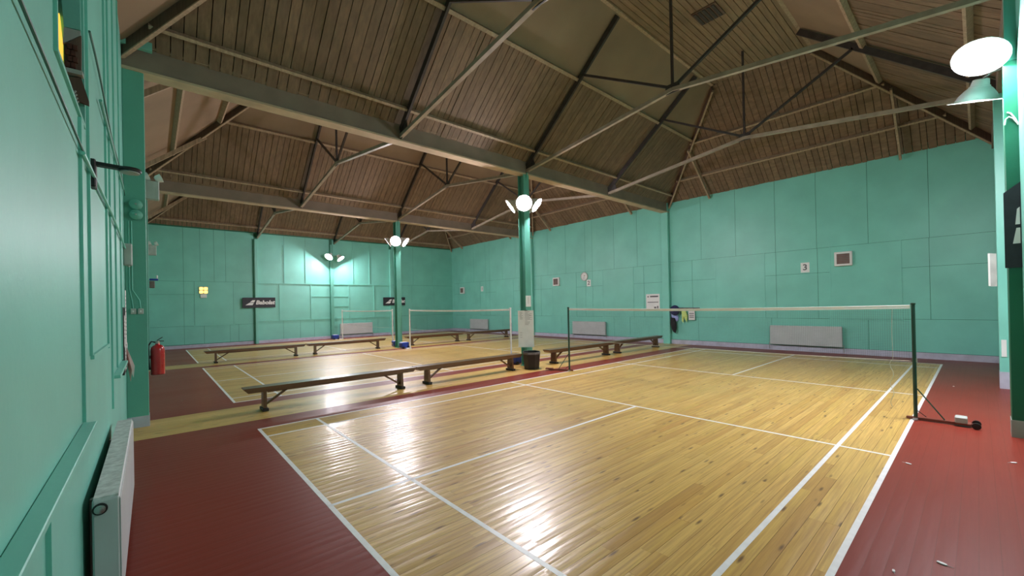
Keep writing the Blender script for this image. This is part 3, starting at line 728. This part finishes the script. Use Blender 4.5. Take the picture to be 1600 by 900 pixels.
banner('black sponsor banner partly hidden behind the far column', face((10.12, YB-.17, 2.03), RIGHT_B), 1.42, .50, .95)
t = thing('amber_lamp', 'glowing amber four-cell lamp with a white box below on the end wall', 'lamp', (.74, YB-.025, 2.63)); L = face((0, 0, 0), RIGHT_B)
bld(MB().box(-.17, .17, -.15, .17, -.01, .05), L, 'housing', 'grey_box', t)
for sx in (-1, 1):
    for sy in (-1, 1): bld(MB().box(sx*.085-.068, sx*.085+.068, .01+sy*.078-.06, .01+sy*.078+.06, .05, .065), L, 'light_cell', 'amber', t, bevel=.02)
bld(MB().box(-.12, .12, -.34, -.17, -.01, .06), L, 'battery_box', 'white_paint', t, bevel=.008)

# ================================================================== left wall things
r0 = radiator('large white radiator with a scuffed top on the left wall', face((XL+.005, 3.45, .10), (0, 1, 0)), 2.05, .60, .105)
M = Matrix.Translation((.06, -1.026, .555)) @ Matrix.Rotation(R(90), 4, 'X')
v_ = MB().lathe([(.022, 0), (.022, .012), (.014, .014), (.014, .02), (.005, .022)], 20, M).build('air_valve', 'metal', r0, smooth=True)
MB().lathe([(.030, -.002), (.030, .006), (.022, .007)], 20, M, cap=False).build('valve_ring', 'black', v_)
# window high up
win = MB()
for y0, y1, z0, z1 in ((1.8, 1.82, 2.72, 3.9), (2.70, 2.73, 2.72, 3.9), (1.82, 2.70, 2.72, 2.74), (1.82, 2.70, 3.88, 3.9)): win.box(XL-.13, XL+.012, y0, y1, z0, z1)
wd1 = tag(win.build('window_1', 'wall_batten'), 'small high window recess with a modelled reflection and amber pane on the left wall', kind='structure')
MB().box(XL-.135, XL-.12, 1.8, 2.73, 2.72, 3.9).build('pane', 'glass', wd1)
def jamb(name, m, pts, th=.02, y=2.675): return MB().prism([(x, y, z) for x, z in pts], (0, th, 0)).build(name, m, wd1)
jamb('amber_pane', 'amber_pane', [(-1.476, 3.30), (-1.458, 3.315), (-1.448, 3.155), (-1.449, 3.017), (-1.470, 3.018)])
jamb('reveal_panel', 'wall_batten', [(-1.459, 3.60), (-1.379, 3.60), (-1.378, 3.255), (-1.442, 3.249)])
jamb('reveal_board', 'grey_box', [(-1.447, 3.155), (-1.443, 3.245), (-1.379, 3.25), (-1.379, 3.225)])
jamb('reveal_backing', 'hip_timber', [(-1.443, 3.15), (-1.376, 3.225), (-1.378, 3.022), (-1.443, 3.018)])
for k in range(5):
    for j in range(3):
        x = -1.437+j*.021+(.008 if k % 2 else 0); z = 3.028+k*.034
        if z+.03 < 3.15+(x+1.443)*1.1 and x < -1.395: slab('reflection_block', 'reflection_block', wd1, x, x+.018, 2.662, 2.68, z, z+.028)  # small dark blocks imitating a reflection in the window recess
jamb('transom', 'grey_box', [(-1.456, 3.013), (-1.37, 3.013), (-1.37, 2.990), (-1.456, 2.990)], .05, 2.64)
jamb('louvre_board', 'hip_timber', [(-1.433, 2.977), (-1.379, 2.989), (-1.350, 2.869), (-1.350, 2.843), (-1.393, 2.855)])
jamb('side_frame', 'hip_timber', [(-1.461, 2.995), (-1.447, 2.99), (-1.43, 2.766), (-1.445, 2.78), (-1.453, 2.865)])
for k in range(4): MB().bar((-1.426+.004*k, 2.668, 2.865-.018*k), (-1.399+.003*k, 2.668, 2.905-.018*k), .012, .006).build('slat', 'grey_box', wd1)
# black wall light on a bracket
t = thing('bracket_light', 'black bracket light sticking out from the left wall', 'wall light', (XL, 3.05, 2.56))
MB().box(0, .03, -.05, .05, -.10, .075).build('mount_plate', 'black', t, bevel=.006)
MB().bar((.02, 0, .055), (.15, 0, .05), .05, .022).build('arm', 'black', t)
M = Matrix.Translation((.185, 0, .04))
hd = MB().lathe([(.03, .018), (.055, .016), (.06, .005), (.056, -.006), (.03, -.008)], 20, M).build('head', 'black', t, smooth=True)
MB().lathe([(.048, -.006), (.05, -.014), (.03, -.02), (.01, -.021)], 20, M).build('diffuser', 'grey_box', hd, smooth=True)
# surface cables
def cable(label, pts, r, m): return tag(MB().tube(pts, r, 8).build('wall_cable', m, smooth=True), label, 'cable')
cable('dark green cable running along the left wall under the bracket light', [(XL+.016, y, 2.52+.012*math.sin(y*1.7)+.012*y) for y in [-.8+i*.25 for i in range(34)]], .0055, 'cable_dark')
cable('pale green conduit clipped beside the dark cable on the left wall', [(XL+.022, y, 2.49+.012*y-.02*math.sin(y)) for y in [2.45+i*.3 for i in range(17)]], .010, 'wall_batten')
cable('upper slack cable looping along the left wall', [(XL+.02, y, 3.36+.035*math.sin(y*2.3)) for y in [2.9+i*.2 for i in range(23)]], .006, 'cable_dark')
cable('upper pale conduit on the left wall', [(XL+.02, y, 3.24+.03*(y-4)) for y in [3.6+i*.3 for i in range(12)]], .010, 'cable')
# notice board with papers
t = thing('notice_board', 'dark framed notice board with loose papers by the wall column', 'notice board', (XL+.002, 6.72, 1.32))
MB().box(0, .02, -.36, .36, -.42, .42).build('board', 'black', t)
for i, (y, z, wd, ht) in enumerate(((-.2, .12, .24, .4), (.1, .15, .26, .42), (-.15, -.22, .25, .3), (.16, -.2, .22, .3), (-.1, .47, .24, .34))):
    pp = MB().prism([(.021+.002*i, y-wd/2, z-ht/2), (.021+.002*i, y+wd/2, z-ht/2), (.021+.002*i, y+wd/2, z+ht/2), (.021+.002*i, y-wd/2, z+ht/2)], (.002, 0, 0)).build('pinned_paper', 'paper', t)
    pb = MB()
    for k in range(5): pb.box(.0235+.002*i, .0242+.002*i, y-wd*.35, y+wd*(.1+.05*k), z+ht*.3-.05*k-.012, z+ht*.3-.05*k)
    pb.build('print', 'ink', pp)
MB().prism([(.03, .0, -.1), (.10, .12, -.36), (.085, .2, -.52), (.03, .12, -.3)], (.002, .002, 0)).build('loose_page', 'paper', t)
MB().prism([(.03, -.05, -.12), (.075, .02, -.4), (.06, .1, -.56), (.028, .04, -.3)], (.002, .002, 0)).build('loose_page', 'pale_red', t)
# grey junction box, bells, sockets on the wall column
t = thing('junction_box', 'grey junction box on the left wall ahead of the wall column', 'junction box', (XL, 7.2, 2.48))
MB().box(0, .09, -.08, .08, -.15, .15).build('case', 'grey_box', t, bevel=.01); MB().lathe([(.012, -.17), (.014, -.15)], 10, Matrix.Translation((.05, 0, 0))).build('gland', 'metal', t)
for i, z in enumerate((3.24, 3.09)):
    t = thing('alarm_bell', ('upper' if i == 0 else 'lower')+' green alarm bell on the wall column', 'alarm bell', (XL+.13, 7.46, z)); M = Matrix.Rotation(R(90), 4, 'X')
    MB().lathe([(.03, 0), (.03, .03), (.075, .032), (.072, .06), (.045, .08), (.01, .085)], 20, M).build('gong', 'steel_green', t, smooth=True)
    MB().lathe([(.012, .08), (.012, .092), (.003, .094)], 10, M).build('bolt', 'metal', t)
for i, x in enumerate((.085, .165)):
    t = thing('wall_socket', 'pale socket box on the wall column, %s' % ('by the left wall' if i == 0 else 'by the column edge'), 'socket', (XL+x, 7.457, 1.69))
    MB().box(-.03, .03, -.03, .0, -.04, .04).build('box', 'grey_box', t, bevel=.005); MB().box(-.008, .008, -.036, -.03, -.014, .014).build('switch', 'white_paint', t)
    tag(MB().tube([(XL+x, 7.452, 1.73), (XL+x-.01, 7.452, 1.85), (XL+.05+.03*i, 7.452, 2.0), (XL+.05+.03*i, 7.452, 3.0)], .007, 6).build('socket_cable', 'wall_batten', smooth=True), 'thin cable rising from the %s socket on the wall column' % ('inner' if i == 0 else 'outer'), 'cable')
def twin(label, pos, s=1.0):
    t = thing('emergency_light', label, 'emergency light', pos); 
    MB().box(-.09*s, .09*s, -.06, .05, -.15*s, .11*s).build('battery_case', 'grey_box', t, bevel=.008)
    for sx in (-1, 1):
        M = Matrix.Translation((sx*.07*s+.03, -.02, .17*s)) @ Matrix.Rotation(R(65), 4, 'Y')
        h = MB().lathe([(.03*s, -.06), (.05*s, -.04), (.06*s, .02), (.05*s, .022)], 16, M).build('spot_head', 'white_paint', t, smooth=True)
        MB().lathe([(.05*s, .016), (.01, .02)], 16, M).build('lens', 'metal', h)
twin('white twin-spot emergency light on the first wall column', (XL+.3, 7.56, 3.52), 1.05)
MB_ = twin('white twin-spot emergency light on the farther wall column', (XL+.32, 15.25, 3.50), 1.1)
t = thing('sensor_box', 'blue and white dispenser tray fixed to the farther wall column', 'box', (XL+.25, 15.25, 2.58))
MB().box(0, .2, -.08, .08, .02, .07).build('tray', 'blue_box', t, bevel=.01); MB().box(.15, .19, -.06, .06, .07, .17).build('bottle', 'white_paint', t, bevel=.01); MB().box(0, .12, -.08, .08, -.2, .0).build('speaker', 'vent', t, bevel=.01)

# ================================================================== fire extinguisher
t = thing('fire_extinguisher', 'red fire extinguisher hung on the wall column', 'fire extinguisher', (XL+.345, 7.6, .73))
MB().lathe([(.05, .01), (.082, .0), (.086, .012)], 24).build('base_ring', 'black', t, smooth=True)
MB().lathe([(.02, .002), (.085, .004), (.085, .37), (.08, .405), (.06, .435), (.03, .45), (.024, .47)], 28).build('cylinder', 'ext_red', t, smooth=True)
MB().lathe([(.026, .465), (.028, .47), (.028, .50), (.016, .51)], 16).build('valve', 'metal', t, smooth=True)
MB().bar((-.01, 0, .505), (.075, 0, .50), .022, .012).bar((-.005, 0, .515), (.06, .0, .56), .02, .010).build('lever', 'black', t)
MB().tube([(-.02, 0, .485), (-.07, 0, .50), (-.105, 0, .44), (-.102, 0, .2), (-.095, 0, .08)], .011, 8).build('hose', 'black', t, smooth=True)
lb = MB()
for k in range(10):
    a0, a1 = R(-75+k*7), R(-75+(k+1)*7)
    lb.add([(.0862*math.cos(a0), .0862*math.sin(a0), .12), (.0862*math.cos(a1), .0862*math.sin(a1), .12), (.0862*math.cos(a1), .0862*math.sin(a1), .34), (.0862*math.cos(a0), .0862*math.sin(a0), .34)], [(0, 1, 2, 3)])
lbl = lb.build('label_panel', 'ext_red', t)
for k in range(7):
    a0, a1 = R(-55), R(-28+4*(k % 3)); z = .31-.026*k
    MB().add([(.0868*math.cos(a0), .0868*math.sin(a0), z), (.0868*math.cos(a1), .0868*math.sin(a1), z), (.0868*math.cos(a1), .0868*math.sin(a1), z+.011), (.0868*math.cos(a0), .0868*math.sin(a0), z+.011)], [(0, 1, 2, 3)]).build('print', 'pale_red', lbl)
MB().box(-.11, -.08, -.05, .05, .25, .29).build('wall_hook', 'black', t)

# ================================================================== near wall things
t = thing('sponsor_banner', 'large black sponsor banner on the dark green column', 'banner', (6.465, -.81, 2.42))
MB().prism([(0, 0, -.44), (0, -.14, -.44), (0, -.14, .56), (0, 0, .44)], (-.008, 0, 0)).build('cloth', 'banner', t)
for pts in ([(-.062, -.16), (-.118, -.16), (-.118, .02), (-.09, .02)], [(-.083, .06), (-.118, .06), (-.118, .26), (-.098, .24)], ): MB().prism([(-.0085, y, z) for y, z in pts], (-.002, 0, 0)).build('emblem', 'white_paint', t)
cable('white cable looped on the dark green column head', [(6.47, -.835-.05*(1-math.cos(i*.6)), 3.66+.07*math.sin(i*.9)+.008*i) for i in range(10)], .007, 'cable_white')
t = thing('leaning_panel', 'pale board sticking out from the turquoise wall column', 'board', (10.24, -.82, 2.12))
MB().prism([(-.0, .0, -.30), (-.0, .085, -.30), (-.0, .10, .30), (.0, .0, .28)], (-.02, 0, 0)).build('board', 'grey_box', t); MB().box(-.024, -.02, .075, .10, -.29, .29).build('edge_strip', 'white_paint', t)
sheet('taped_paper', 'white paper scrap low on the turquoise wall column', 'paper', face((10.245, -.88, .72), (0, -1, 0)), .06, .3)

# ================================================================== shuttle feather scraps on the red floor
FE = [((9.98, -.27), 'white feather scrap on the red floor beyond the wheeled weight'), ((4.57, -.11), 'white feather scrap on the red floor beside the sideline'), ((5.31, -.8), 'white feather scrap at the foot of the dark green column'),
      ((2.28, -.23), 'small white feather scrap on the red floor near the sideline end'), ((2.59, -.42), 'larger white feather scrap lying on the red floor')]
for i, ((x, y), lab) in enumerate(FE):
    a = i*1.1; s = .03 if i != 3 else .018; q = MB()
    pts = [(math.cos(k*math.pi/4)*s*(1 if k % 2 else .8), math.sin(k*math.pi/4)*s*.4, .002) for k in range(8)]
    q.prism(pts, (0, 0, .006)).tube([(s*.8, 0, .004), (s*1.7, .004, .004)], .0015, 6)
    o = tag(q.build('feather_scrap', 'paper', None, (x, y, 0)), lab, 'feather scrap'); o.rotation_euler = (0, 0, a)
